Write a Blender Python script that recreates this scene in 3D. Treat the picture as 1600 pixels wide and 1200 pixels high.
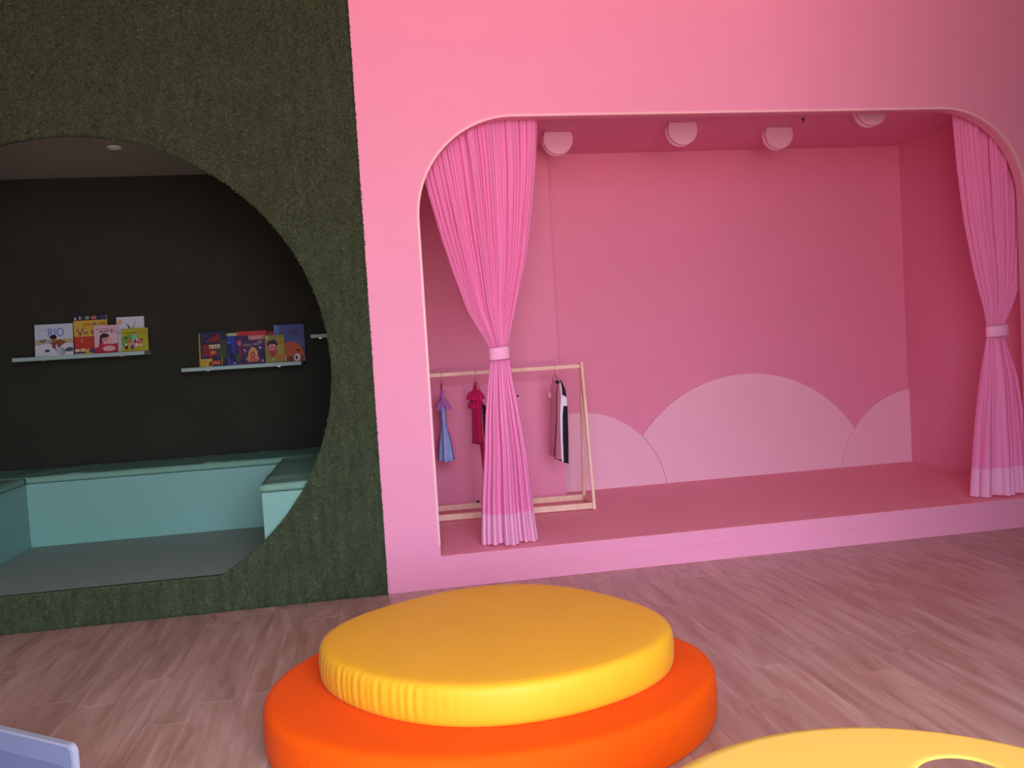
import bpy, bmesh, math, random
import numpy as np
from mathutils import Vector, Matrix

# ------------------------------------------------------------------ scene, camera, world, light
for o in list(bpy.data.objects):
    bpy.data.objects.remove(o, do_unlink=True)
SC = bpy.context.scene
COL = SC.collection
random.seed(7)
RNG = np.random.default_rng(7)

cam_d = bpy.data.cameras.new('camera')
cam = bpy.data.objects.new('camera', cam_d); COL.objects.link(cam)
cam_d.sensor_width = 36.0
cam_d.lens = 1331.6 / 1600 * 36.0
cam_d.clip_start = 0.02
r_ = Vector((0.98486576, -0.1624217, -0.0604866)); u_ = Vector((0.06706643, 0.03533312, 0.99712269)); f_ = Vector((0.15981719, 0.98608862, -0.04569143))
cam.matrix_world = Matrix(((r_.x, u_.x, -f_.x, -0.0017), (r_.y, u_.y, -f_.y, -5.1279), (r_.z, u_.z, -f_.z, 1.45), (0, 0, 0, 1)))
SC.camera = cam

SC.view_settings.view_transform = 'Standard'
SC.view_settings.look = 'None'
SC.view_settings.gamma = 1.0
SC.view_settings.use_curve_mapping = False
SC.view_settings.exposure = 0.6

WIN = (-1.1, 2.2, 0.12, 3.68)      # window opening in the rear wall: x0, x1, z0, z1
YB = -6.7                         # inside face of the rear wall
SKY_STRENGTH = 5.0
w = bpy.data.worlds.new('daylight'); SC.world = w; w.use_nodes = True
nt = w.node_tree; nt.nodes.clear()
tc = nt.nodes.new('ShaderNodeTexCoord'); sep = nt.nodes.new('ShaderNodeSeparateXYZ')
mp = nt.nodes.new('ShaderNodeMapRange'); mp.inputs['From Min'].default_value = -1; mp.inputs['From Max'].default_value = 1
ramp = nt.nodes.new('ShaderNodeValToRGB')
cr = ramp.color_ramp
cr.elements[0].position = 0.0; cr.elements[0].color = (1.75, 1.34, 1.22, 1)
cr.elements[1].position = 0.47; cr.elements[1].color = (1.75, 1.38, 1.26, 1)
for pos, c in ((0.52, (1.05, 1.22, 1.42)), (0.72, (2.2, 2.75, 3.2)), (1.0, (3.0, 3.75, 4.5))):
    e = cr.elements.new(pos); e.color = (*c, 1)
bg = nt.nodes.new('ShaderNodeBackground'); bg.inputs['Strength'].default_value = SKY_STRENGTH
out = nt.nodes.new('ShaderNodeOutputWorld')
L = nt.links.new
L(tc.outputs['Generated'], sep.inputs[0]); L(sep.outputs['Z'], mp.inputs['Value']); L(mp.outputs[0], ramp.inputs[0])
L(ramp.outputs[0], bg.inputs[0]); L(bg.outputs[0], out.inputs[0])

ld = bpy.data.lights.new('window_portal', 'AREA'); ld.shape = 'RECTANGLE'
ld.size = WIN[1] - WIN[0]; ld.size_y = WIN[3] - WIN[2]; ld.cycles.is_portal = True
lo = bpy.data.objects.new('window_portal', ld); COL.objects.link(lo)
lo.location = ((WIN[0] + WIN[1]) / 2, YB - 0.02, (WIN[2] + WIN[3]) / 2)
lo.rotation_euler = (math.radians(90), 0, 0)      # faces +y, into the room

# ------------------------------------------------------------------ materials
def newmat(name):
    m = bpy.data.materials.new(name); m.use_nodes = True
    n = m.node_tree; b = n.nodes['Principled BSDF']
    return m, n, b

def paint(name, c, rough=0.6, spec=0.35, bump=0.02, scale=180, var=0.03):
    """plain painted or moulded surface: faint mottling and fine relief"""
    m, n, b = newmat(name)
    t = n.nodes.new('ShaderNodeTexCoord'); no = n.nodes.new('ShaderNodeTexNoise'); no.inputs['Scale'].default_value = 2.3
    mix = n.nodes.new('ShaderNodeMix'); mix.data_type = 'RGBA'
    mix.inputs[6].default_value = (*[x * (1 - var) for x in c], 1); mix.inputs[7].default_value = (*[min(1, x * (1 + var)) for x in c], 1)
    n.links.new(t.outputs['Object'], no.inputs['Vector']); n.links.new(no.outputs[0], mix.inputs[0]); n.links.new(mix.outputs[2], b.inputs['Base Color'])
    b.inputs['Roughness'].default_value = rough; b.inputs['Specular IOR Level'].default_value = spec
    if bump:
        n2 = n.nodes.new('ShaderNodeTexNoise'); n2.inputs['Scale'].default_value = scale
        bp = n.nodes.new('ShaderNodeBump'); bp.inputs['Strength'].default_value = bump; bp.inputs['Distance'].default_value = 0.01
        n.links.new(t.outputs['Object'], n2.inputs['Vector']); n.links.new(n2.outputs[0], bp.inputs['Height']); n.links.new(bp.outputs[0], b.inputs['Normal'])
    return m

def fabric(name, c, rough=0.85, weave=900, sheen=0.15, bump=0.08):
    m, n, b = newmat(name)
    t = n.nodes.new('ShaderNodeTexCoord')
    no = n.nodes.new('ShaderNodeTexNoise'); no.inputs['Scale'].default_value = 5
    n2 = n.nodes.new('ShaderNodeTexNoise'); n2.inputs['Scale'].default_value = weave
    mix = n.nodes.new('ShaderNodeMix'); mix.data_type = 'RGBA'
    mix.inputs[6].default_value = (*[x * 0.94 for x in c], 1); mix.inputs[7].default_value = (*[min(1, x * 1.05) for x in c], 1)
    bp = n.nodes.new('ShaderNodeBump'); bp.inputs['Strength'].default_value = bump; bp.inputs['Distance'].default_value = 0.004
    n.links.new(t.outputs['Object'], no.inputs['Vector']); n.links.new(t.outputs['Object'], n2.inputs['Vector'])
    n.links.new(no.outputs[0], mix.inputs[0]); n.links.new(mix.outputs[2], b.inputs['Base Color'])
    n.links.new(n2.outputs[0], bp.inputs['Height']); n.links.new(bp.outputs[0], b.inputs['Normal'])
    b.inputs['Roughness'].default_value = rough; b.inputs['Specular IOR Level'].default_value = 0.1
    b.inputs['Sheen Weight'].default_value = sheen; b.inputs['Sheen Roughness'].default_value = 0.4
    return m

def sheer(name, c, see=0.12, trans=0.4):
    m = bpy.data.materials.new(name); m.use_nodes = True; n = m.node_tree; n.nodes.clear()
    o = n.nodes.new('ShaderNodeOutputMaterial'); d = n.nodes.new('ShaderNodeBsdfDiffuse'); tr = n.nodes.new('ShaderNodeBsdfTranslucent'); tp = n.nodes.new('ShaderNodeBsdfTransparent')
    t = n.nodes.new('ShaderNodeTexCoord'); mp_ = n.nodes.new('ShaderNodeMapping'); mp_.inputs['Scale'].default_value = (60, 60, 3)
    no = n.nodes.new('ShaderNodeTexNoise'); no.inputs['Scale'].default_value = 1.0
    mix = n.nodes.new('ShaderNodeMix'); mix.data_type = 'RGBA'
    mix.inputs[6].default_value = (*[x * 0.97 for x in c], 1); mix.inputs[7].default_value = (*[min(1, x * 1.03) for x in c], 1)
    n.links.new(t.outputs['Object'], mp_.inputs[0]); n.links.new(mp_.outputs[0], no.inputs['Vector']); n.links.new(no.outputs[0], mix.inputs[0])
    for x in (d, tr): n.links.new(mix.outputs[2], x.inputs['Color'])
    m1 = n.nodes.new('ShaderNodeMixShader'); m1.inputs[0].default_value = trans
    m2 = n.nodes.new('ShaderNodeMixShader'); m2.inputs[0].default_value = see
    n.links.new(d.outputs[0], m1.inputs[1]); n.links.new(tr.outputs[0], m1.inputs[2])
    n.links.new(m1.outputs[0], m2.inputs[1]); n.links.new(tp.outputs[0], m2.inputs[2]); n.links.new(m2.outputs[0], o.inputs['Surface'])
    return m

def wood(name, c1, c2, stretch=(14, 14, 1.2), rough=0.5, per_object=0.0, spec=0.4):
    m, n, b = newmat(name)
    t = n.nodes.new('ShaderNodeTexCoord'); mp_ = n.nodes.new('ShaderNodeMapping'); mp_.inputs['Scale'].default_value = stretch
    oi = n.nodes.new('ShaderNodeObjectInfo'); ml = n.nodes.new('ShaderNodeMath'); ml.operation = 'MULTIPLY'; ml.inputs[1].default_value = 57.0
    cb = n.nodes.new('ShaderNodeCombineXYZ')
    n.links.new(oi.outputs['Random'], ml.inputs[0]); n.links.new(ml.outputs[0], cb.inputs[0]); n.links.new(ml.outputs[0], cb.inputs[1])
    n.links.new(cb.outputs[0], mp_.inputs['Location']); n.links.new(t.outputs['Object'], mp_.inputs[0])
    no = n.nodes.new('ShaderNodeTexNoise'); no.inputs['Scale'].default_value = 1.0; no.inputs['Detail'].default_value = 5; no.inputs['Roughness'].default_value = 0.6; no.inputs['Distortion'].default_value = 0.6
    n.links.new(mp_.outputs[0], no.inputs['Vector'])
    rp = n.nodes.new('ShaderNodeValToRGB'); rp.color_ramp.elements[0].position = 0.3; rp.color_ramp.elements[1].position = 0.72
    rp.color_ramp.elements[0].color = (*c1, 1); rp.color_ramp.elements[1].color = (*c2, 1)
    n.links.new(no.outputs[0], rp.inputs[0])
    hs = n.nodes.new('ShaderNodeHueSaturation')
    mr = n.nodes.new('ShaderNodeMapRange'); mr.inputs['To Min'].default_value = 1 - per_object; mr.inputs['To Max'].default_value = 1 + per_object
    n.links.new(oi.outputs['Random'], mr.inputs['Value']); n.links.new(mr.outputs[0], hs.inputs['Value']); n.links.new(rp.outputs[0], hs.inputs['Color'])
    n.links.new(hs.outputs[0], b.inputs['Base Color'])
    b.inputs['Roughness'].default_value = rough; b.inputs['Specular IOR Level'].default_value = spec
    bp = n.nodes.new('ShaderNodeBump'); bp.inputs['Strength'].default_value = 0.05; bp.inputs['Distance'].default_value = 0.003
    n.links.new(no.outputs[0], bp.inputs['Height']); n.links.new(bp.outputs[0], b.inputs['Normal'])
    return m

def flat(name, c, rough=0.55):
    m, n, b = newmat(name); b.inputs['Base Color'].default_value = (*c, 1); b.inputs['Roughness'].default_value = rough; b.inputs['Specular IOR Level'].default_value = 0.25
    return m

def metal(name, c, rough=0.35):
    m, n, b = newmat(name); b.inputs['Base Color'].default_value = (*c, 1); b.inputs['Metallic'].default_value = 1; b.inputs['Roughness'].default_value = rough
    return m

def srgb(r, g, b):
    f = lambda v: (v / 255) / 12.92 if v / 255 <= 0.04045 else ((v / 255 + 0.055) / 1.055) ** 2.4
    return (f(r), f(g), f(b))

PINK = (0.82, 0.275, 0.44)
PINK_DEEP = (0.82, 0.245, 0.40)  # wall pink again, deepened in colour for light bouncing inside the stage
M_pink = paint('pink_wall_paint', PINK, 0.55, 0.3)
M_pink_deep = paint('bounce_deepened_pink_paint', PINK_DEEP, 0.55, 0.3)
M_pink_lt = paint('pale_pink_edging', (0.86, 0.42, 0.50), 0.4, 0.4)
M_cloud = paint('pale_pink_panel', (0.90, 0.44, 0.57), 0.55, 0.3)
M_lamp = paint('pale_pink_lamp_enamel', (0.86, 0.44, 0.60), 0.45, 0.4)
M_stage = paint('rose_stage_vinyl', (0.88, 0.29, 0.40), 0.5, 0.35)
M_white = paint('white_ceiling_paint', (0.86, 0.82, 0.78), 0.8, 0.2)
M_side = paint('warm_white_wall_paint', (0.55, 0.50, 0.48), 0.8, 0.2)
M_dim = paint('deep_plum_wall_paint', (0.16, 0.12, 0.13), 0.8, 0.2)
M_mint = paint('mint_bench_paint', (0.17, 0.335, 0.30), 0.45, 0.4)
M_mintpad = fabric('mint_green_vinyl', (0.165, 0.30, 0.24), 0.38, 300, 0.0, 0.03)
M_shelf = paint('pale_mint_shelf', (0.26, 0.34, 0.325), 0.5, 0.3)  # shelf mint darkened, the alcove's low light put into the colour
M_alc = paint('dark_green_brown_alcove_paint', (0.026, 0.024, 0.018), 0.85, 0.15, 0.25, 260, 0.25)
M_alcfloor = paint('grey_alcove_vinyl', (0.22, 0.26, 0.235), 0.6, 0.3)
M_alcceil = paint('grey_alcove_ceiling', (0.33, 0.31, 0.27), 0.8, 0.2)
M_yellow = fabric('yellow_stretch_cover', (0.83, 0.37, 0.016), 0.8, 700, 0.03)
M_yellow.node_tree.nodes['Principled BSDF'].inputs['Specular IOR Level'].default_value = 0.28
M_yellow.node_tree.nodes['Principled BSDF'].inputs['Roughness'].default_value = 0.55
M_orange = fabric('orange_stretch_cover', (0.84, 0.080, 0.001), 0.8, 700, 0.02)
M_yellow2 = paint('smooth_yellow_shell', (0.74, 0.41, 0.08), 0.8, 0.15)
M_plank = wood('floor_plank_vinyl', (0.32, 0.150, 0.115), (0.56, 0.330, 0.285), (16, 1.6, 16), 0.34, 0.06, 0.9)
M_floorbase = paint('floor_underlay', (0.16, 0.09, 0.075), 0.6, 0.3)
M_pine = wood('pale_pine', (0.80, 0.43, 0.33), (0.90, 0.56, 0.46), (30, 30, 3), 0.5)
M_curt = sheer('pink_sheer_curtain', (1.0, 0.31, 0.62), 0.05, 0.22)
M_hem = sheer('pink_double_hem', (0.97, 0.46, 0.72), 0.02, 0.2)
M_tie = fabric('pale_pink_satin', (0.92, 0.38, 0.62), 0.7, 700, 0.1, 0.03)
M_steel = metal('brushed_steel', (0.6, 0.6, 0.62))
M_dark = flat('dark_fitting', (0.05, 0.035, 0.04))
M_board = paint('pale_lilac_board', (0.17, 0.185, 0.31), 0.45, 0.4)
M_board2 = paint('darker_lilac_board_face', (0.13, 0.135, 0.26), 0.45, 0.4)  # slightly darker lilac for the inner face
M_boardrim = paint('pale_board_rim', (0.30, 0.29, 0.37), 0.4, 0.4)
M_frame = paint('window_frame_white', (0.7, 0.7, 0.7), 0.4, 0.4)
M_turfback = flat('turf_backing', (0.055, 0.060, 0.034), 0.9)
M_bulb = flat('frosted_lamp_cover', (0.75, 0.72, 0.72), 0.3)

def turf_mat():
    m, n, b = newmat('turf_blade')
    g = n.nodes.new('ShaderNodeNewGeometry'); rp = n.nodes.new('ShaderNodeValToRGB'); e = rp.color_ramp.elements
    e[0].position = 0; e[0].color = (0.047, 0.061, 0.032, 1); e[1].position = 0.96; e[1].color = (0.090, 0.113, 0.059, 1)
    x = e.new(0.985); x.color = (0.13, 0.14, 0.08, 1); y = e.new(0.999); y.color = (0.20, 0.24, 0.15, 1)
    t = n.nodes.new('ShaderNodeTexCoord'); mp_ = n.nodes.new('ShaderNodeMapping'); mp_.inputs['Scale'].default_value = (22, 22, 5)
    no = n.nodes.new('ShaderNodeTexNoise'); no.inputs['Detail'].default_value = 4; no.inputs['Scale'].default_value = 1.0
    mr = n.nodes.new('ShaderNodeMapRange'); mr.inputs['From Min'].default_value = .3; mr.inputs['From Max'].default_value = .7; mr.inputs['To Min'].default_value = .72; mr.inputs['To Max'].default_value = 1.28
    hs = n.nodes.new('ShaderNodeHueSaturation')
    n.links.new(t.outputs['Object'], mp_.inputs[0]); n.links.new(mp_.outputs[0], no.inputs['Vector']); n.links.new(no.outputs[0], mr.inputs['Value']); n.links.new(mr.outputs[0], hs.inputs['Value'])
    n.links.new(g.outputs['Random Per Island'], rp.inputs[0]); n.links.new(rp.outputs[0], hs.inputs['Color']); n.links.new(hs.outputs[0], b.inputs['Base Color'])
    b.inputs['Roughness'].default_value = 0.7; b.inputs['Specular IOR Level'].default_value = 0.15
    return m
M_turf = turf_mat()

def glass_mat():
    m = bpy.data.materials.new('window_glass'); m.use_nodes = True; n = m.node_tree; n.nodes.clear()
    o = n.nodes.new('ShaderNodeOutputMaterial'); tp = n.nodes.new('ShaderNodeBsdfTransparent'); gl = n.nodes.new('ShaderNodeBsdfGlossy'); gl.inputs['Roughness'].default_value = 0.02
    mx = n.nodes.new('ShaderNodeMixShader'); fr = n.nodes.new('ShaderNodeFresnel'); fr.inputs[0].default_value = 1.3
    n.links.new(fr.outputs[0], mx.inputs[0]); n.links.new(tp.outputs[0], mx.inputs[1]); n.links.new(gl.outputs[0], mx.inputs[2]); n.links.new(mx.outputs[0], o.inputs['Surface'])
    return m
M_glass = glass_mat()

# ------------------------------------------------------------------ helpers
def obj_from_mesh(name, me, mat=None, parent=None, smooth=False):
    o = bpy.data.objects.new(name, me); COL.objects.link(o)
    if mat is not None:
        for x in (mat if isinstance(mat, (list, tuple)) else [mat]): me.materials.append(x)
    if smooth:
        me.polygons.foreach_set('use_smooth', [True] * len(me.polygons))
    if parent is not None: o.parent = parent
    return o

def obj(name, bm, mat=None, parent=None, smooth=False):
    bmesh.ops.recalc_face_normals(bm, faces=bm.faces[:])
    me = bpy.data.meshes.new(name); bm.to_mesh(me); bm.free()
    return obj_from_mesh(name, me, mat, parent, smooth)

def empty(name, loc, rz=0.0):
    o = bpy.data.objects.new(name, None); COL.objects.link(o); o.location = loc; o.rotation_euler = (0, 0, rz); o.empty_display_size = 0.1
    return o

def tag(o, label, cat, group=None, kind=None):
    o['label'] = label; o['category'] = cat
    if group: o['group'] = group
    if kind: o['kind'] = kind
    return o

def struct(o):
    o['kind'] = 'structure'; return o

def box(bm, x0, x1, y0, y1, z0, z1, bevel=0.0, mat=None, seg=2):
    M = Matrix.Translation(((x0 + x1) / 2, (y0 + y1) / 2, (z0 + z1) / 2)) @ Matrix.Diagonal((abs(x1 - x0), abs(y1 - y0), abs(z1 - z0), 1))
    r = bmesh.ops.create_cube(bm, size=1.0, matrix=M if mat is None else mat @ M)
    if bevel:
        es = list({e for v in r['verts'] for e in v.link_edges})
        bmesh.ops.bevel(bm, geom=es, offset=bevel, segments=seg, affect='EDGES', profile=0.5)

def bx(*a, **k):
    bm = bmesh.new(); box(bm, *a, **k); return bm

def bar(bm, p, q, wx, wy, bevel=0.002):
    """square bar from p to q"""
    p = Vector(p); q = Vector(q); d = q - p; ln = d.length
    rot = d.to_track_quat('Z', 'Y').to_matrix().to_4x4()
    box(bm, -wx / 2, wx / 2, -wy / 2, wy / 2, 0, ln, bevel, Matrix.Translation(p) @ rot, 1)

def tube(bm, pts, rad, n=8, closed=False):
    pts = [Vector(p) for p in pts]; rings = []
    for i, p in enumerate(pts):
        a = pts[max(0, i - 1)]; b = pts[min(len(pts) - 1, i + 1)]
        t = (b - a).normalized() if (b - a).length > 1e-9 else Vector((0, 0, 1))
        ref = Vector((0, 0, 1)) if abs(t.z) < 0.9 else Vector((1, 0, 0))
        u = t.cross(ref).normalized(); v = t.cross(u)
        rr = rad[i] if isinstance(rad, (list, tuple)) else rad
        rings.append([bm.verts.new(p + u * (rr * math.cos(2 * math.pi * k / n)) + v * (rr * math.sin(2 * math.pi * k / n))) for k in range(n)])
    for a, b in zip(rings[:-1], rings[1:]):
        for k in range(n): bm.faces.new((a[k], a[(k + 1) % n], b[(k + 1) % n], b[k]))
    bm.faces.new(rings[0][::-1]); bm.faces.new(rings[-1])

def loft(bm, rings, cap=True):
    """rings: equal-length lists of 3-D points"""
    R = [[bm.verts.new(p) for p in r] for r in rings]; n = len(R[0])
    for a, b in zip(R[:-1], R[1:]):
        for k in range(n): bm.faces.new((a[k], a[(k + 1) % n], b[(k + 1) % n], b[k]))
    if cap:
        bm.faces.new(R[0][::-1]); bm.faces.new(R[-1])
    return R

def prism(bm, pts, axis, a, b):
    """extrude a simple polygon; axis 'y': pts are (x,z), 'z': pts are (x,y), 'x': pts are (y,z)"""
    def P(p, t):
        return {'y': (p[0], t, p[1]), 'z': (p[0], p[1], t), 'x': (t, p[0], p[1])}[axis]
    A = [bm.verts.new(P(p, a)) for p in pts]; B = [bm.verts.new(P(p, b)) for p in pts]; n = len(pts)
    for k in range(n): bm.faces.new((A[k], A[(k + 1) % n], B[(k + 1) % n], B[k]))
    bm.faces.new(A[::-1]); bm.faces.new(B)

def plate_with_hole(name, outer, hole, y0, y1, mat):
    """wall slab in the xz plane with an opening cut through it"""
    cu = bpy.data.curves.new(name, 'CURVE'); cu.dimensions = '2D'; cu.fill_mode = 'BOTH'; cu.extrude = (y1 - y0) / 2
    for pts in (outer, hole):
        s = cu.splines.new('POLY'); s.points.add(len(pts) - 1); s.use_cyclic_u = True
        for i, p in enumerate(pts): s.points[i].co = (p[0], p[1], 0, 1)
    tmp = bpy.data.objects.new(name, cu); COL.objects.link(tmp)
    dg = bpy.context.evaluated_depsgraph_get(); me = bpy.data.meshes.new_from_object(tmp.evaluated_get(dg))
    bpy.data.objects.remove(tmp, do_unlink=True); bpy.data.curves.remove(cu)
    me.transform(Matrix.Translation((0, (y0 + y1) / 2, 0)) @ Matrix.Rotation(math.radians(90), 4, 'X'))
    return obj_from_mesh(name, me, mat)

# ------------------------------------------------------------------ setting
T = 0.08            # pink wall thickness
ZC = 3.75           # room ceiling
HS = 0.1988         # stage floor
HA = 0.2144         # alcove floor
XL, XR = -5.2, 5.0
floor = struct(obj('floor', bx(XL - 0.2, XR + 0.2, YB - 0.2, 0.3, -0.12, -0.012), M_floorbase))
pw, pl = 0.182, 1.24
bm = bmesh.new(); box(bm, -pw / 2 + 0.0004, pw / 2 - 0.0004, -pl / 2 + 0.0004, pl / 2 - 0.0004, -0.011, 0.0, 0.0007, None, 1)
me_pl = bpy.data.meshes.new('plank'); bm.to_mesh(me_pl); bm.free(); me_pl.materials.append(M_plank)
nrow = int((XR - XL) / pw) + 1
far_rows = bmesh.new()
for i in range(nrow):
    x = XL + 0.09 + i * pw
    off = random.random() * pl
    y = 0.06 - pl / 2 - off + pl
    first = True
    while y - pl / 2 > YB - 1.2:
        a, b = y - pl / 2, y + pl / 2
        if a < 0.06 and b > YB:
            if -2.75 < x < 4.95 and b > -3.1:
                o = bpy.data.objects.new('plank', me_pl); COL.objects.link(o); o.parent = floor
                if b > 0.07:      # cut to length where it meets the wall
                    ln = 0.06 - a; o.scale = (1, ln / pl, 1); o.location = (x, a + ln / 2, 0)
                else:
                    o.location = (x, y, 0)
            else:
                box(far_rows, x - pw / 2 + .0007, x + pw / 2 - .0007, max(a, YB) + .0007, min(b, 0.06) - .0007, -0.011, 0.0)
        y -= pl
o = obj('unseen_floor_planks', far_rows, M_plank, floor); o['kind'] = 'stuff'

struct(obj('ceiling', bx(XL - 0.2, XR + 0.2, YB - 0.2, 0.0, ZC, ZC + 0.12), M_white))
struct(obj('wall_left', bx(XL - 0.2, XL, YB - 0.2, 0.0, 0, ZC), M_side))
struct(obj('wall_right', bx(XR, XR + 0.2, YB - 0.2, 0.0, 0, ZC), M_dim))
struct(obj('wall_light_blocker', bx(2.3, XR, -4.2, -4.05, 0, ZC), M_dim))   # unseen blocker, added to keep window light off the stage's far end
# rear wall with the big window the daylight comes through
wb = plate_with_hole('wall_back', [(XL, 0), (XR, 0), (XR, ZC), (XL, ZC)], [(WIN[0], WIN[2]), (WIN[1], WIN[2]), (WIN[1], WIN[3]), (WIN[0], WIN[3])], YB - 0.15, YB, M_side)
struct(wb)
win = struct(empty('window_1', ((WIN[0] + WIN[1]) / 2, YB - 0.08, WIN[2])))
wx0, wx1 = WIN[0] - win.location.x, WIN[1] - win.location.x; wh = WIN[3] - WIN[2]
bm = bmesh.new()
for a, b in ((wx0, wx0 + .05), (wx1 - .05, wx1)): box(bm, a, b, -.03, .03, 0, wh, .004)
for a, b in ((0, .05), (wh - .05, wh)): box(bm, wx0 + .05, wx1 - .05, -.03, .03, a, b, .004)
obj('frame', bm, M_frame, win)
third = (wx1 - wx0) / 3
for k in (1, 2): obj('mullion', bx(wx0 + k * third - .022, wx0 + k * third + .022, -.028, .028, .05, wh - .05, .004), M_frame, win)
for k in range(3): obj('pane', bx(wx0 + k * third + .03, wx0 + (k + 1) * third - .03, -.003, .003, .05, wh - .05), M_glass, win)

# pink wall with the arched stage opening
X0, X1, ZT, RC = 0.330, 4.394, 2.825, 0.60
def arch(inset=0.0, n=20, zb=HS - 0.002):
    a, b, zt, r = X0 - inset, X1 + inset, ZT + inset, RC + inset
    pts = [(b, zb)]
    pts += [(b - r + r * math.cos(t), zt - r + r * math.sin(t)) for t in np.linspace(0, math.pi / 2, n)]
    pts += [(a + r - r * math.sin(t), zt - r + r * math.cos(t)) for t in np.linspace(0, math.pi / 2, n)]
    pts += [(a, zb)]
    return [(float(x), float(z)) for x, z in pts]
struct(plate_with_hole('wall_front', [(0, 0), (XR, 0), (XR, ZC), (0, ZC)], arch(0, 40), 0.0, T, M_pink))
# pale edge band round the arch, its lower end stops short of the sill on one side
bm = bmesh.new(); A = arch(0.013, 40, 0.262); B = arch(-0.002, 40, 0.262)
nA = len(A); rows = []
for (xa, za), (xb, zb) in zip(A, B):
    rows.append([bm.verts.new((xa, -0.0005, za)), bm.verts.new((xa, -0.006, za)), bm.verts.new((xb, -0.006, zb)), bm.verts.new((xb, 0.012, zb))])
for r0, r1 in zip(rows[:-1], rows[1:]):
    for k in range(4): bm.faces.new((r0[k], r0[(k + 1) % 4], r1[(k + 1) % 4], r1[k]))
bm.faces.new(rows[0]); bm.faces.new(rows[-1][::-1])
struct(obj('trim_1', bm, M_pink_lt))
bm = bmesh.new(); box(bm, 0.012, XR, -0.007, 0.0, 0.0, 0.108, 0.002, None, 1)
struct(obj('baseboard_front', bm, M_pink))

# stage box behind it
D = 1.786; SXL, SXR, SZC = 0.06, 4.685, 2.989
struct(obj('floor_stage', bx(SXL, SXR, T, D + .1, HS - 0.08, HS), M_stage))
struct(obj('trim_2', bx(X0 + .001, X1 - .001, 0.004, T, HS - 0.002, HS), M_stage))
struct(obj('ceiling_stage', bx(SXL - .1, SXR + .1, T, D + .1, SZC, SZC + .06), M_pink))
struct(obj('wall_stage_back', bx(SXL, SXR, D, D + 0.1, HS, SZC), M_pink_deep))
struct(obj('wall_stage_right', bx(SXR, SXR + .1, T, D + .1, HS, SZC), M_pink_deep))
struct(obj('wall_stage_left', bx(SXL - .06, SXL, T, D + .1, HS, SZC), M_pink_deep))
struct(obj('wall_stage_pier', bx(SXL, 1.466, 1.539, D, HS, SZC), M_pink_deep))

# turf wall with the round opening
CX, CZ_, CR = -1.597, 1.4057, 1.357
th0 = math.asin((HA - CZ_) / CR)
circ = [(CX + CR * math.cos(t), CZ_ + CR * math.sin(t)) for t in np.linspace(th0, math.pi - th0, 120)]
circ = [(float(a), float(b)) for a, b in circ]
turf = struct(plate_with_hole('wall_turf', [(XL, 0), (0, 0), (0, ZC), (XL, ZC)], circ, 0.0, 0.035, M_turfback))
def turf_blades(n):
    xs = RNG.uniform(-2.75, 0.0, n * 2); zs = RNG.uniform(0.0, 3.6, n * 2)
    keep = ~(((xs - CX) ** 2 + (zs - CZ_) ** 2 < (CR - .002) ** 2) & (zs > HA - 0.002))
    xs, zs = xs[keep][:n], zs[keep][:n]
    # extra fringe along the cut edges: seam, floor and the rim of the opening
    zf = RNG.uniform(0, 3.6, 2600); xs = np.r_[xs, np.full(2600, -0.002) - RNG.uniform(0, .01, 2600)]; zs = np.r_[zs, zf]
    xf = RNG.uniform(-2.75, 0, 1500); xs = np.r_[xs, xf]; zs = np.r_[zs, RNG.uniform(0, .012, 1500)]
    tt = RNG.uniform(th0, math.pi - th0, 3000); xs = np.r_[xs, CX + (CR + .004) * np.cos(tt)]; zs = np.r_[zs, CZ_ + (CR + .004) * np.sin(tt)]
    k = len(xs)
    ln = RNG.uniform(.010, .020, k); wd = RNG.uniform(.0016, .0032, k)
    ang = RNG.normal(-math.pi / 2, 0.75, k)          # mostly combed downwards
    lean = RNG.uniform(.25, .95, k)
    dx = np.cos(ang) * ln * lean; dz = np.sin(ang) * ln * lean; dy = -ln * np.sqrt(1 - lean ** 2) - .001
    px, pz = -np.sin(ang) * wd, np.cos(ang) * wd
    lowcut = zs + dz < 0.001; dz = np.where(lowcut, np.abs(dz) * .3, dz)
    V = np.empty((k, 3, 3))
    V[:, 0] = np.stack([xs - px, np.zeros(k), np.maximum(zs - pz, 0)], 1); V[:, 1] = np.stack([xs + px, np.zeros(k), np.maximum(zs + pz, 0)], 1)
    V[:, 2] = np.stack([xs + dx, dy, zs + dz], 1)
    me = bpy.data.meshes.new('turf_pile')
    me.vertices.add(k * 3); me.vertices.foreach_set('co', V.reshape(-1))
    me.loops.add(k * 3); me.loops.foreach_set('vertex_index', np.arange(k * 3, dtype=np.int32))
    me.polygons.add(k); me.polygons.foreach_set('loop_start', np.arange(0, k * 3, 3, dtype=np.int32))
    me.update(calc_edges=True); me.validate()
    return obj_from_mesh('turf_pile', me, M_turf, turf)
tp = turf_blades(230000); tp['kind'] = 'stuff'

# reading alcove behind the circle
AY = 1.97; AZC = 2.942; AXL, AXR = -3.05, -0.10
struct(obj('floor_alcove', bx(AXL, AXR, 0.035, AY, HA - .08, HA), M_alcfloor))
struct(obj('wall_alcove_back', bx(AXL - .1, AXR + .1, AY, AY + .1, HA, AZC), M_alc))
struct(obj('wall_alcove_left', bx(AXL - .1, AXL, 0.035, AY, HA, AZC), M_alc))
struct(obj('wall_alcove_right', bx(AXR, AXR + .1, 0.035, AY, HA, AZC), M_alc))
struct(obj('ceiling_alcove', bx(AXL - .1, AXR + .1, 0.035, AY + .1, AZC, AZC + .06), M_alcceil))

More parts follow.
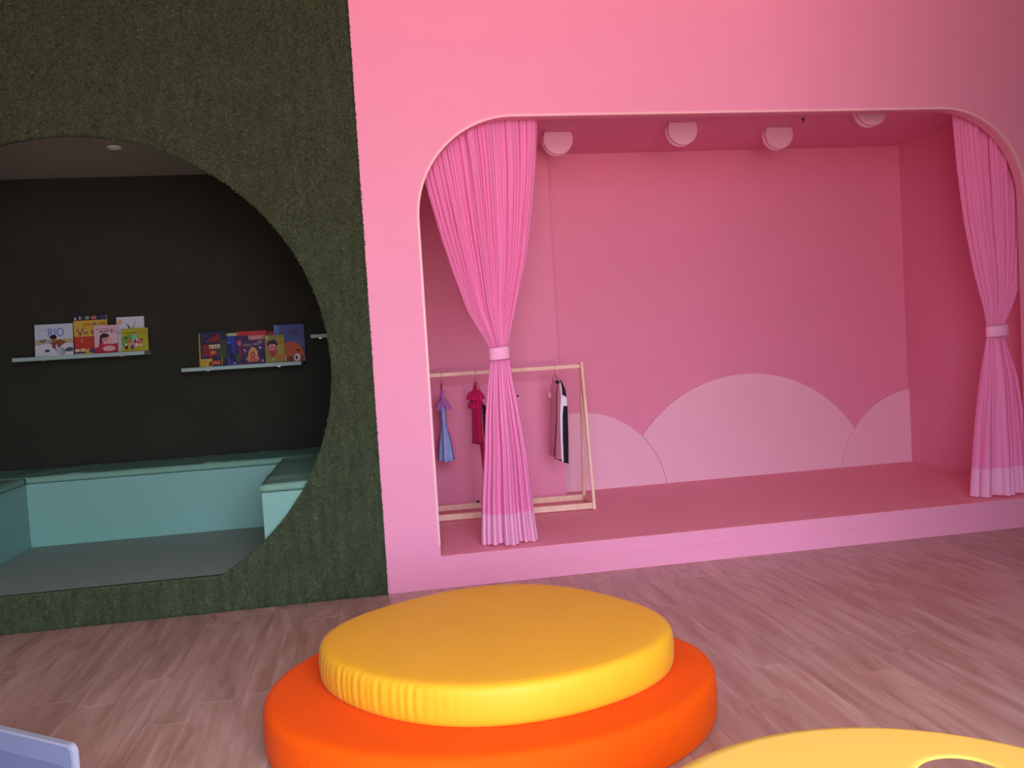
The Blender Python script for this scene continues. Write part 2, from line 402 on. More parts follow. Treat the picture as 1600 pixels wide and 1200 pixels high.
# ------------------------------------------------------------------ alcove benches, cushions
BY = 1.386
def bench(name, label, x0, x1, y0, y1, axis):
    t = empty(name, ((x0 + x1) / 2, (y0 + y1) / 2, HA)); tag(t, label, 'bench', 'mint benches in the alcove')
    lx0, lx1, ly0, ly1 = x0 - t.location.x, x1 - t.location.x, y0 - t.location.y, y1 - t.location.y
    bm = bmesh.new(); box(bm, lx0, lx1, ly0, ly1, 0, .4545, .002, None, 1)
    obj('seat_box', bm, M_mint, t)
    return t
def cushion(label, x0, x1, y0, y1, seed):
    """thin seat pad with soft edges and a few drawn creases across its top"""
    rr = random.Random(seed); bm = bmesh.new(); nx = max(6, int((x1 - x0) / .035)); ny = max(6, int((y1 - y0) / .035))
    cr = [(rr.uniform(x0, x1), rr.uniform(y0, y1), rr.uniform(-.5, .5) + (0 if (y1 - y0) > (x1 - x0) else .9), rr.uniform(.12, .3)) for _ in range(int(9 * max(x1 - x0, y1 - y0)))]
    h = .048; g = {}
    for i in range(nx + 1):
        for j in range(ny + 1):
            x = x0 + (x1 - x0) * i / nx; y = y0 + (y1 - y0) * j / ny
            e = min(x - x0, x1 - x, y - y0, y1 - y)
            z = h - .003 * max(0, 1 - e / .02) ** 2 + .003 * math.sin(9 * x + seed) * math.sin(11 * y)
            if e > .02:
                for cx, cy, a, l in cr:
                    u = (x - cx) * math.cos(a) + (y - cy) * math.sin(a); v = -(x - cx) * math.sin(a) + (y - cy) * math.cos(a)
                    z += .009 * math.exp(-(v / .018) ** 2 - (u / l) ** 2)
            g[i, j] = bm.verts.new((x, y, z))
    for i in range(nx):
        for j in range(ny): bm.faces.new((g[i, j], g[i + 1, j], g[i + 1, j + 1], g[i, j + 1]))
    rim = [(i, 0) for i in range(nx)] + [(nx, j) for j in range(ny)] + [(i, ny) for i in range(nx, 0, -1)] + [(0, j) for j in range(ny, 0, -1)]
    mid = []; bot = []; gap = []
    for i, j in rim:
        p = g[i, j].co; ox = (-.004 if i == 0 else .004 if i == nx else 0); oy = (-.004 if j == 0 else .004 if j == ny else 0)
        mid.append(bm.verts.new((p.x + ox, p.y + oy, .022))); bot.append(bm.verts.new((p.x - 4 * ox, p.y - 4 * oy, 0.001))); gap.append(bm.verts.new((p.x + ox * .7, p.y + oy * .7, .008)))
    n = len(rim)
    for k in range(n):
        a, b = rim[k], rim[(k + 1) % n]
        bm.faces.new((g[a], g[b], mid[(k + 1) % n], mid[k])); bm.faces.new((mid[k], mid[(k + 1) % n], gap[(k + 1) % n], gap[k])); bm.faces.new((gap[k], gap[(k + 1) % n], bot[(k + 1) % n], bot[k]))
    bm.faces.new(bot)
    c = Vector(((x0 + x1) / 2, (y0 + y1) / 2, 0)); bmesh.ops.translate(bm, verts=bm.verts[:], vec=-c)
    o = obj('bench_cushion', bm, M_mintpad, None, True); o.location = (c.x, c.y, HA + .4545)
    return tag(o, label, 'cushion', 'mint seat pads on the alcove benches')
bench('bench', 'long mint bench running along the dark alcove wall under the book shelves', AXL + .0015, AXR - .0015, BY, AY - .0015, 'x')
bench('bench', 'mint bench on the far side of the round opening, cut off by the picture edge', AXL + .0015, -2.485, .05, BY - .001, 'y')
bench('bench', 'short mint bench end half hidden behind the turf beside the round opening', -.696, AXR - .0015, .04, BY - .001, 'y')
cushion('long thin mint seat pad on the bench under the book shelves', AXL + .010, AXR - .010, BY - .006, AY - .010, 3)
cushion('mint seat pad at the picture edge, far side of the round opening', AXL + .010, -2.479, .055, BY - .022, 4)
cushion('creased mint seat pad whose front end shows beside the turf rim', -.703, AXR - .010, .042, BY - .022, 5)

# ------------------------------------------------------------------ shelves
def shelf(label, x0, x1, ztop, mat=M_shelf):
    t = empty('wall_shelf', ((x0 + x1) / 2, AY, ztop)); tag(t, label, 'shelf', 'pale shelves on the alcove wall')
    h = (x1 - x0) / 2
    obj('board', bx(-h, h, -.20, 0, -.029, 0, .002), mat, t)
    for s in (-.6, .6): obj('bracket', bx(h * s - .012, h * s + .012, -.12, 0, -.034, -.029), M_steel, t)
    return t
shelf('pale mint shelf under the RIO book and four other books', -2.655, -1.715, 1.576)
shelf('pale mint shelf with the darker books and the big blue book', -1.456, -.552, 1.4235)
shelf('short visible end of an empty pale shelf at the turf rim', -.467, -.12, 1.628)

# ------------------------------------------------------------------ books
PM = {}
def pm(rgb):
    if rgb not in PM: PM[rgb] = flat('print_%02x%02x%02x' % rgb, [v * 0.6 for v in srgb(*rgb)], 0.6)  # cover and page colours darkened to stand in for the dim alcove
    return PM[rgb]
def ell(cx, cy, rx, ry, n=14, a0=0, a1=360):
    return [(cx + rx * math.cos(math.radians(a0 + (a1 - a0) * k / n)), cy + ry * math.sin(math.radians(a0 + (a1 - a0) * k / n))) for k in range(n + (0 if a1 - a0 == 360 else 1))]
def rect(a, b, c, d): return [(a, c), (b, c), (b, d), (a, d)]
def text_polys(s, u, v, size, W, H, squeeze=1.0, bold=0.0):
    """flat letters from the built-in font, as polygons in face coordinates"""
    cu = bpy.data.curves.new('t', 'FONT'); cu.body = s; cu.size = size; cu.resolution_u = 3; cu.offset = bold
    ob = bpy.data.objects.new('t', cu); COL.objects.link(ob)
    dg = bpy.context.evaluated_depsgraph_get(); me = bpy.data.meshes.new_from_object(ob.evaluated_get(dg))
    ps = [[(u + me.vertices[i].co.x * squeeze / W, v + me.vertices[i].co.y / H) for i in p.vertices] for p in me.polygons]
    bpy.data.objects.remove(ob, do_unlink=True); bpy.data.curves.remove(cu); bpy.data.meshes.remove(me)
    return ps
def squiggle(u0, u1, v, h, n, rr):
    """a line of unreadably small lettering: little upright strokes"""
    out = []; st = (u1 - u0) / n
    for k in range(n):
        if rr.random() < .15: continue
        a = u0 + k * st; hh = h * rr.choice((.6, .6, 1, .8)); vv = v + rr.uniform(-.15, .15) * h
        out.append(rect(a, a + st * .55, vv, vv + hh))
        if rr.random() < .6: out.append(rect(a, a + st * .9, vv + hh * .4, vv + hh * .6))
    return out
def book(label, x0, x1, z0, ztop, y, bg, art, thick=.012, lean=7, roll=0, spine=None, group='picture books on the alcove shelves'):
    """y: front face at its foot; the book leans back by LEAN degrees"""
    W = x1 - x0; H = ztop - z0
    t = empty('picture_book', (x0, y, z0 + .0005)); t.rotation_euler = (-math.radians(lean), math.radians(roll), 0)
    tag(t, label, 'book', group)
    bm = bmesh.new()
    box(bm, 0, W, 0, .002, 0, H); box(bm, 0, W, thick - .002, thick, 0, H); box(bm, 0, .002, .002, thick - .002, 0, H)
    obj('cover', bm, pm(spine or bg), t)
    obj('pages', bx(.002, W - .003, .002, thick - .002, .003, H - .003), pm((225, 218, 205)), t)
    cols = []; bm = bmesh.new(); lay = -.0004
    for col, polys in [(bg, [rect(0, 1, 0, 1)])] + art:
        if col not in cols: cols.append(col)
        for p in polys:
            q = [(min(1, max(0, a)), min(1, max(0, b))) for a, b in p]
            try:
                f = bm.faces.new([bm.verts.new((a * W, lay, b * H)) for a, b in q]); f.material_index = cols.index(col)
            except ValueError: pass
        lay -= .0003
    bmesh.ops.recalc_face_normals(bm, faces=bm.faces[:])
    for f in bm.faces:
        if f.normal.y > 0: f.normal_flip()
    me = bpy.data.meshes.new('cover_print'); bm.to_mesh(me); bm.free()
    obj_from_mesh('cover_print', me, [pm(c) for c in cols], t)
    return t
rb = random.Random(5)
Z1 = 1.576; Z2 = 1.4235
# upper-shelf row
W, H = .27, .245
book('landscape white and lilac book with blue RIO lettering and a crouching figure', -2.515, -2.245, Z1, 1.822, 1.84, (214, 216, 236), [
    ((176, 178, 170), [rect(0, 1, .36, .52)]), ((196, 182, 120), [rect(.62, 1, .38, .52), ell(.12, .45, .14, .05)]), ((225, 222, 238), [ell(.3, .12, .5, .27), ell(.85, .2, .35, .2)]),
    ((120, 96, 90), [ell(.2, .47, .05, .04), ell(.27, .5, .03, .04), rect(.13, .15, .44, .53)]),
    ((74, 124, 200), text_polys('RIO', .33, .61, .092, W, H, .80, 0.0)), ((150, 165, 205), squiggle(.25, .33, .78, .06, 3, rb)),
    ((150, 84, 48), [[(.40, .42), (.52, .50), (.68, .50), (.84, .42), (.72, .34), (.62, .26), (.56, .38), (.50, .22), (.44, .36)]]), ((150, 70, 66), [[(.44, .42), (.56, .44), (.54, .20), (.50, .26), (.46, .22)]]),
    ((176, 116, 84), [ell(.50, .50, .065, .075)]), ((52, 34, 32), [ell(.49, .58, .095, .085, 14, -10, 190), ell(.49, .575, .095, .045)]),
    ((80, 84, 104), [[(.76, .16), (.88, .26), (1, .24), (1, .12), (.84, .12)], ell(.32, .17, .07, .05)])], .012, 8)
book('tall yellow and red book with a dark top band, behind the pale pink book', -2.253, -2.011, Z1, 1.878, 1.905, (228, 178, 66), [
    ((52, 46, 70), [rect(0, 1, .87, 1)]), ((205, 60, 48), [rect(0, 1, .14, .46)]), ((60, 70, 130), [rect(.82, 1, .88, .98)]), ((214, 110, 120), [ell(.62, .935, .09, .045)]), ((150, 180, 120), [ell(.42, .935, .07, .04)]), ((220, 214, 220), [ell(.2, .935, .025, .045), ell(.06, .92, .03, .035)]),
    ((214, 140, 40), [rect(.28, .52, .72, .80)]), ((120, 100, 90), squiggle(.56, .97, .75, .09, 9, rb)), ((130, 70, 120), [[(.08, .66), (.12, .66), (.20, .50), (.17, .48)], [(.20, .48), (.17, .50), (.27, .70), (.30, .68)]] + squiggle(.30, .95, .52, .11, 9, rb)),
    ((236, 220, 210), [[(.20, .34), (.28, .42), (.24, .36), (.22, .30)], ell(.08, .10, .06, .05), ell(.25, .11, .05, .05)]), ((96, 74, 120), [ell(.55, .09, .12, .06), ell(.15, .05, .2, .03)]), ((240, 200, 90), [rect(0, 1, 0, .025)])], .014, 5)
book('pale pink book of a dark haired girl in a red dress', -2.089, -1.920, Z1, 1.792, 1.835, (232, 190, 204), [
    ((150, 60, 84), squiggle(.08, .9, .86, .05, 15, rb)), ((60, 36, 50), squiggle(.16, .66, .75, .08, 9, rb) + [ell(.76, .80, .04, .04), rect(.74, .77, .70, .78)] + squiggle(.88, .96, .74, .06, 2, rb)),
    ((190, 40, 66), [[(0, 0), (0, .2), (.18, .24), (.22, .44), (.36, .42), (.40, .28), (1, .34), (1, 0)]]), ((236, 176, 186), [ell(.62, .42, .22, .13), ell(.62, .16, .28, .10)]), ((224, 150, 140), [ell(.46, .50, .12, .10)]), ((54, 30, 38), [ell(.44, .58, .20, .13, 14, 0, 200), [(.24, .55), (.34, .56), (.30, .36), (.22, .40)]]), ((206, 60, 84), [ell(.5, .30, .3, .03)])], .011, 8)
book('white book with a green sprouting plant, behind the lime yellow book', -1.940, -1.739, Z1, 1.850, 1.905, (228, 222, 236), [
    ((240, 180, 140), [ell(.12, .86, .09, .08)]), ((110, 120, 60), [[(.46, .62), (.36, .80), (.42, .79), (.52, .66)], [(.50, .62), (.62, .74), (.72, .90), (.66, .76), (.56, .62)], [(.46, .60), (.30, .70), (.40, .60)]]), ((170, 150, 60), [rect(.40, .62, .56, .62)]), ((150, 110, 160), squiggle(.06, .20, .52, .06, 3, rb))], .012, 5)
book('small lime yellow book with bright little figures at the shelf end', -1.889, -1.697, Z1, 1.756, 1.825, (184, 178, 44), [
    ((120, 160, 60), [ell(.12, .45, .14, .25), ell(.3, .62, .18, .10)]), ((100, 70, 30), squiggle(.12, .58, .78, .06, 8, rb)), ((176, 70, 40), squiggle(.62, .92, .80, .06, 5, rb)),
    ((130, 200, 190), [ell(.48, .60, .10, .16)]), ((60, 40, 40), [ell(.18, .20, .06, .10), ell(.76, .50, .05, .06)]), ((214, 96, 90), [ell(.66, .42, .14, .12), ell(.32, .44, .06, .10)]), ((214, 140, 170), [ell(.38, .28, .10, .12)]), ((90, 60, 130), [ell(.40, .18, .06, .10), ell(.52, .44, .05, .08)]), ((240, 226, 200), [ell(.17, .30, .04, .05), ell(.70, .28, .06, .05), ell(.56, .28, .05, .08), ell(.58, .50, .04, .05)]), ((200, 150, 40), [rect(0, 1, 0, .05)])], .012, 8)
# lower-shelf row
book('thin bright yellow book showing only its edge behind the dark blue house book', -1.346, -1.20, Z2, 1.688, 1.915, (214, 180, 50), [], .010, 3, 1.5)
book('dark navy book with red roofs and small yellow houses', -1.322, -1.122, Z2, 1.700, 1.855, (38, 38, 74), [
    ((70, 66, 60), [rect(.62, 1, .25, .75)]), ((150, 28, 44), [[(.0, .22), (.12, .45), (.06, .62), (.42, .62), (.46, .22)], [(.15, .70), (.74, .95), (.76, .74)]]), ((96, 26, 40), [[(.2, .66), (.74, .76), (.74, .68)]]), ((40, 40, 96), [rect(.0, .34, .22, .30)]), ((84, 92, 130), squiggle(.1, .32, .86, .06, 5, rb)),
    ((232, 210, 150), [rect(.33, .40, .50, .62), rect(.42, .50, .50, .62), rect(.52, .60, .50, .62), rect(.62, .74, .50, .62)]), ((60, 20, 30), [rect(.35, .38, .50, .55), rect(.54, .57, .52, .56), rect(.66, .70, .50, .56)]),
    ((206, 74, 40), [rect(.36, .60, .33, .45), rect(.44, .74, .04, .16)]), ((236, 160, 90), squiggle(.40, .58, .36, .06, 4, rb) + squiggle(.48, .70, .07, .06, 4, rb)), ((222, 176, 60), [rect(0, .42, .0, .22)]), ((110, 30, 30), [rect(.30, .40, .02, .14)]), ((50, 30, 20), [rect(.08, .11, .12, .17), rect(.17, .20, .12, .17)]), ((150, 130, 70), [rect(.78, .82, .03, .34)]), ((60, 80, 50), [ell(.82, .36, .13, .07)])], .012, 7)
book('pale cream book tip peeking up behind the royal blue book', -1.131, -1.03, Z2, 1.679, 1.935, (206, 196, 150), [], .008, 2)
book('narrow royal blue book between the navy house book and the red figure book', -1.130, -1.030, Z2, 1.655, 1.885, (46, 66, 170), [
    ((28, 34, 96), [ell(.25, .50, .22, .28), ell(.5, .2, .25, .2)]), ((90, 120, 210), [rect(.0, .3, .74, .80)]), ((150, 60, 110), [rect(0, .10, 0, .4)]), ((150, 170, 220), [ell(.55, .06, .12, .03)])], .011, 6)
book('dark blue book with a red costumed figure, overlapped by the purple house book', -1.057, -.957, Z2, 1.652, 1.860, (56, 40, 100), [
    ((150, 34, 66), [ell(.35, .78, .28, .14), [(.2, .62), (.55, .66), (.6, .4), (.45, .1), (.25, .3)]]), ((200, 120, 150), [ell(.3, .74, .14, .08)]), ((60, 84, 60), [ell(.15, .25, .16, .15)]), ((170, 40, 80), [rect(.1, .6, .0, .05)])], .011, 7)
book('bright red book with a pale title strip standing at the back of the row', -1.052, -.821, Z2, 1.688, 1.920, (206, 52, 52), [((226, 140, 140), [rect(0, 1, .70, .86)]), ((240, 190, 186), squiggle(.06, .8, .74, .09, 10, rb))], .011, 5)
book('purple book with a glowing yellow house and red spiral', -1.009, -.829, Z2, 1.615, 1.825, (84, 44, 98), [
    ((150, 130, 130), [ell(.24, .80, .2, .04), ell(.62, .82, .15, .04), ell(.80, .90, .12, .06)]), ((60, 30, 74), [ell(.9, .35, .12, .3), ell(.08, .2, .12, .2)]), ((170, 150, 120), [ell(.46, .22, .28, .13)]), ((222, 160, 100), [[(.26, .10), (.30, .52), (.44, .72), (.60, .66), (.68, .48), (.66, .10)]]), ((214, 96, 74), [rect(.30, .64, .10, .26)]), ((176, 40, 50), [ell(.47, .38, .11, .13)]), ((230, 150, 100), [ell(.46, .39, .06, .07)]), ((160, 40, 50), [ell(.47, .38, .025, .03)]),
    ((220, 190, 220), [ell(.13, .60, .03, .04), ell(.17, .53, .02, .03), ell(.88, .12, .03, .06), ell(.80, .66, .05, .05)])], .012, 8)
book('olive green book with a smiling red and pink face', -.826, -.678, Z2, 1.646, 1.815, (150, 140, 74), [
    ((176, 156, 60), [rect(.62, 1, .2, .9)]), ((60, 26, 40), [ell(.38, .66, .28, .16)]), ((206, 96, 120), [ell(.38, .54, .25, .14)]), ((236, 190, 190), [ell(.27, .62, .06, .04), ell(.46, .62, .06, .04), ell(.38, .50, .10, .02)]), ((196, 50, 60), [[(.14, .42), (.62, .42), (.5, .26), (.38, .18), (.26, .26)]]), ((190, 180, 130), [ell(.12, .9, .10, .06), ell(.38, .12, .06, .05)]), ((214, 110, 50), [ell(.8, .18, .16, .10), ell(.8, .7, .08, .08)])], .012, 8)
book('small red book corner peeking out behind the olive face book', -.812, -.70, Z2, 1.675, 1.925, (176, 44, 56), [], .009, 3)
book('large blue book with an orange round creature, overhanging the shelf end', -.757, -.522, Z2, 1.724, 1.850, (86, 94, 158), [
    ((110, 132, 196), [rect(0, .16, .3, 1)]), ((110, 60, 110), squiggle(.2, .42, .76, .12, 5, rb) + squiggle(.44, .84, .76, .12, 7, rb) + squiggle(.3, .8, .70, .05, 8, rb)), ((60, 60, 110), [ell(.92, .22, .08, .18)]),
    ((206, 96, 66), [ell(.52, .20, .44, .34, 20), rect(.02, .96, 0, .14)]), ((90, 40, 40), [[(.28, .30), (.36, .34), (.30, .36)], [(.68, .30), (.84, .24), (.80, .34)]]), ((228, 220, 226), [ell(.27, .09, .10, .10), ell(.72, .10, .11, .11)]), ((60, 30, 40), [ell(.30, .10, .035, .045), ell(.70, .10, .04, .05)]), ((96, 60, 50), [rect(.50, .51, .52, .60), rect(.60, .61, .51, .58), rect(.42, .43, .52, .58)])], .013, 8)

# ------------------------------------------------------------------ alcove ceiling lamp
t = empty('downlight', (-1.617, 1.03, AZC)); tag(t, 'small unlit round downlight in the grey ceiling over the book alcove', 'light')
bm = bmesh.new()
R0 = [[(r * math.cos(a), r * math.sin(a), z) for a in np.linspace(0, 2 * math.pi, 24, endpoint=False)] for r, z in ((.030, -.002), (.030, -.008), (.042, -.009), (.047, -.004), (.047, 0))]
loft(bm, R0, False); obj('ring', bm, M_bulb, t, True)
bm = bmesh.new(); loft(bm, [[(r * math.cos(a), r * math.sin(a), z) for a in np.linspace(0, 2 * math.pi, 24, endpoint=False)] for r, z in ((.03, -.002), (.02, -.006), (.006, -.008))]); obj('lens', bm, M_bulb, t, True)

# ------------------------------------------------------------------ stage cloud panels
def circle_top(cx, cz, r, a0, a1, n=40):
    return [(cx + r * math.cos(t), cz + r * math.sin(t)) for t in np.linspace(a0, a1, n)]
c1 = (1.650875, .1052, .748); c2 = (3.1436, -.1051, 1.1874); c3 = (4.772, .0751, .7784)
def isect(c, d):
    dx, dz = d[0] - c[0], d[1] - c[1]; q = math.hypot(dx, dz); a = (c[2] ** 2 - d[2] ** 2 + q * q) / (2 * q); h = math.sqrt(c[2] ** 2 - a * a)
    P = [(c[0] + a * dx / q + s * h * dz / q, c[1] + a * dz / q - s * h * dx / q) for s in (1, -1)]
    return max(P, key=lambda p: p[1])
ang = lambda c, p: math.atan2(p[1] - c[1], p[0] - c[0])
def at_z(c, z, s): return (c[0] + s * math.sqrt(c[2] ** 2 - (z - c[1]) ** 2), z)
def at_x(c, x): return (x, c[1] + math.sqrt(c[2] ** 2 - (x - c[0]) ** 2))
P12, P23 = isect(c1, c2), isect(c2, c3)
def panel(label, pts, th):
    pts = [(float(a), float(b)) for a, b in pts]
    cx = sum(p[0] for p in pts) / len(pts)
    bm = bmesh.new(); prism(bm, [(a - cx, b - HS) for a, b in pts], 'y', -th, -.0015)
    o = obj('cloud_panel', bm, M_cloud); o.location = (cx, D, HS)
    return tag(o, label, 'panel', 'pale pink cloud panels on the stage wall')
e1 = at_z(c1, HS, 1)
panel('pale pink rounded panel behind the wooden clothes rack', [(1.467, HS)] + [(e1[0], HS)] + circle_top(*c1, ang(c1, e1), ang(c1, at_x(c1, 1.467))), .018)
e3 = at_z(c3, HS, -1)
panel('quarter round pale pink panel in the deep corner of the stage', [(SXR, HS)] + circle_top(*c3, ang(c3, at_x(c3, SXR)), ang(c3, e3)), .018)
g = .003; k1 = (c1[0], c1[1], c1[2] + g); k3 = (c3[0], c3[1], c3[2] + g)
panel('biggest pale pink half round panel, middle of the stage wall',
      [(at_z(k3, HS, -1))] + circle_top(*k3, ang(c3, e3) , ang(c3, P23), 20)[0:] + circle_top(*c2, ang(c2, P23), ang(c2, P12), 60)[1:-1] + circle_top(*k1, ang(c1, P12), ang(c1, e1), 20), .018)

# ------------------------------------------------------------------ stage lamps: pairs of D-shaped discs hung from the stage ceiling
def dshape(r, drop, n=40, inset=0.0):
    rr = r - inset; a0 = math.asin(min(.99, max(0, drop - inset) / rr)); pts = [(rr * math.cos(t), rr * math.sin(t) - drop) for t in np.linspace(a0, -math.pi - a0, n)]
    return [(float(a), float(b)) for a, b in pts]
def stage_lamp(label, x, y):
    t = empty('stage_lamp', (x, y, SZC)); tag(t, label, 'light', 'round pink lamps on the stage ceiling')
    def disc(y0, y1, r):
        bm = bmesh.new(); b = .003
        P0 = dshape(r, .052, inset=b); P1 = dshape(r, .052)
        loft(bm, [[(a, y0, c) for a, c in P0], [(a, y0 + b, c) for a, c in P1], [(a, y1 - b, c) for a, c in P1], [(a, y1, c) for a, c in P0]]); return bm
    obj('front_disc', disc(-.040, -.016, .111), M_lamp, t); obj('rear_disc', disc(.010, .034, .113), M_lamp, t)
    obj('core', disc(-.016, .010, .095), M_pink, t)
    return t
stage_lamp('pale pink disc lamp next to the top of the gathered curtain by the rack', 1.453, 1.09)
stage_lamp('pale pink disc lamp, second along from the curtain by the rack', 2.335, .88)
stage_lamp('pale pink disc lamp, third along from the curtain by the rack', 3.187, 1.08)
stage_lamp('pale pink disc lamp half cut off by the arch, fourth in line', 3.555, .43)
t = empty('sprinkler', (3.256, .80, SZC)); tag(t, 'tiny dark sprinkler head on the stage ceiling above the arch edge', 'sprinkler')
bm = bmesh.new(); loft(bm, [[(r * math.cos(a), r * math.sin(a), z) for a in np.linspace(0, 2 * math.pi, 12, endpoint=False)] for r, z in ((.014, 0), (.014, -.004), (.006, -.006), (.004, -.020), (.008, -.022), (.008, -.025))]); obj('body', bm, M_dark, t)

# ------------------------------------------------------------------ curtains
def interp(tab, z):
    tab = sorted(tab); return float(np.interp(z, [a for a, b in tab], [b for a, b in tab]))
def curtain(label, LT, RT, ztie, ztop, ybase, hemz, pleats, seed, tie_label, cat='curtain'):
    """gathered sheer panel: a pleated sheet drawn in by a band"""
    rr = random.Random(seed); xm = (interp(LT, ztie) + interp(RT, ztie)) / 2
    t = empty('curtain', (xm, ybase, HS)); tag(t, label, cat, 'pink curtains of the stage')
    nu = pleats * 12; ph = [rr.uniform(-.45, .45) for _ in range(pleats + 2)]; am = [rr.uniform(.35, 1.15) for _ in range(pleats + 2)]
    low = [rr.uniform(0, .016) for _ in range(pleats + 2)]
    low_pl = max(6, pleats // 2)
    def pt(s, z, low_part=False):
        l, r = interp(LT, z), interp(RT, z); wd = r - l
        np_ = low_pl if low_part else pleats
        k = s * np_; i = int(min(np_ - 1, k)); f = k - i
        sm = lambda a: a[i] * (1 - f) + a[i + 1] * f
        d = abs(z - ztie); tight = math.exp(-(d / .22) ** 2)
        depth = (.024 if z > ztie else .040) * (1 - .62 * tight) * sm(am)
        a = 2 * math.pi * (k + sm(ph))
        big = .020 * (1 - .8 * tight) * (math.sin(2 * math.pi * (3.3 * s + .2 * math.sin(5 * s))) + .7 * math.sin(2 * math.pi * (5.7 * s + .3)))
        bulge = -.03 * math.sin(math.pi * s) * (1 - .2 * tight) if z > ztie else -(.03 + .05 * (ztie - z) / 1.2) * math.sin(math.pi * s)
        y = ybase + depth * math.sin(a) * .5 + .012 * math.sin(2 * a + 1 + 3 * z) * (1 - tight) * .6 + bulge + big
        x = l + wd * (s + .30 / np_ * math.sin(a + 1.2) * (1 if z < ztie else .7))
        zz = z
        if z < HS + .02: zz = z + sm(low)
        return (x, y, zz)
    def sheet(z0, z1, nz, off=0.0, low_part=False):
        bm = bmesh.new(); G = []
        for j in range(nz + 1):
            z = z0 + (z1 - z0) * j / nz; row = []
            for i in range(nu + 1):
                x, y, zz = pt(i / nu, z, low_part); row.append(bm.verts.new((x - xm, y - ybase + off, zz - HS)))
            G.append(row)
        for a, b in zip(G[:-1], G[1:]):
            for i in range(nu): bm.faces.new((a[i], a[i + 1], b[i + 1], b[i]))
        return bm
    obj('upper_drape', sheet(ztie - .02, ztop, 46), M_curt, t, True)
    obj('lower_drape', sheet(hemz, ztie + .02, 40, 0.0, True), M_curt, t, True)
    obj('hem', sheet(HS + .006, hemz, 8, -.001, True), M_hem, t, True)
    # satin band round the gather
    l, r = interp(LT, ztie), interp(RT, ztie); rx = (r - l) / 2 + .006; cx = (l + r) / 2 - xm
    bm = bmesh.new(); rings = []
    for z, e in ((-.036, -.001), (-.040, .003), (-.030, .0035), (.030, .0035), (.040, .003), (.036, -.001)):
        rings.append([(cx + (rx + e) * math.cos(a), -.018 + (.046 + e) * math.sin(a), ztie - HS + z + .004 * math.cos(a)) for a in np.linspace(0, 2 * math.pi, 40, endpoint=False)])
    loft(bm, rings, False); b = obj('tieback', bm, M_tie, t, True); b['label'] = tie_label
    return t
LL = [(2.95, .30), (2.41, .405), (2.117, .472), (1.917, .527), (1.674, .603), (1.496, .701), (1.443, .724), (1.40, .726), (1.358, .724), (1.227, .703), (1.003, .67), (.773, .648), (.488, .614), (.281, .597), (.19, .592)]
LR = [(2.95, 1.13), (2.827, 1.121), (2.56, 1.097), (2.294, 1.056), (1.963, .995), (1.698, .918), (1.507, .861), (1.448, .844), (1.40, .843), (1.359, .848), (1.24, .861), (1.043, .89), (.751, .926), (.4, .946), (.188, .962)]
RL = [(2.95, 3.99), (2.813, 4.002), (2.454, 4.026), (2.104, 4.06), (1.75, 4.125), (1.514, 4.184), (1.393, 4.199), (1.345, 4.195), (1.3, 4.191), (.922, 4.121), (.688, 4.082), (.263, 4.026), (.19, 4.02)]
RR = [(2.95, 4.60), (2.3, 4.56), (1.95, 4.52), (1.686, 4.47), (1.524, 4.408), (1.398, 4.344), (1.345, 4.336), (1.292, 4.33), (1.023, 4.415), (.783, 4.446), (.537, 4.467), (.155, 4.478)]
curtain('gathered sheer pink curtain in front of the wooden clothes rack', LL, LR, 1.402, 2.94, .165, .40, 23, 11, 'pale pink satin band')
curtain('gathered sheer pink curtain at the far end of the stage arch', RL, RR, 1.345, 2.94, .165, .40, 16, 12, 'pale pink satin band')
for nm, xa, xb, lb in (('curtain_track', .12, 1.16, 'thin pink curtain track above the curtain by the rack'), ('curtain_track', 3.96, 4.66, 'thin pink curtain track above the curtain at the stage end')):
    o = obj(nm, bx(xa - (xa + xb) / 2, (xb - xa) / 2, -.012, .012, -.018, 0, .003), M_pink_lt); o.location = ((xa + xb) / 2, .165, SZC); tag(o, lb, 'curtain track')

# ------------------------------------------------------------------ clothes rack (two A-shaped ends, ridge bar, base rectangle)
RK = empty('clothes_rack', (1.555, 1.153, HS), math.radians(-2.9)); tag(RK, 'pale pine A-frame clothes rack standing on the rose stage floor', 'rack')
LN, HY, HT = 1.36, .196, 1.092
for x in (0, -LN):
    for s in (-1, 1):
        bm = bmesh.new(); bar(bm, (x - (.0 if x == 0 else 0), s * HY, 0), (x, s * .012, HT), .022, .024); obj('leg', bm, M_pine, RK)
    bm = bmesh.new(); box(bm, x - .011, x + .011, -HY + .004, HY - .004, .012, .046, .002); obj('end_rail', bm, M_pine, RK)
bm = bmesh.new(); box(bm, -LN + .011, -.011, -.011, .011, HT - .046, HT - .016, .004); obj('hanging_bar', bm, M_pine, RK)
for s in (-1, 1):
    bm = bmesh.new(); box(bm, -LN + .011, -.011, s * (HY - .012) - .010, s * (HY - .012) + .010, .008, .052, .002); obj('base_rail', bm, M_pine, RK)
bm = bmesh.new(); tube(bm, [(-.835, HY - .012, .052), (-.835, HY - .012, .068)], [.013, .011], 10); obj('bolt', bm, M_dark, RK)

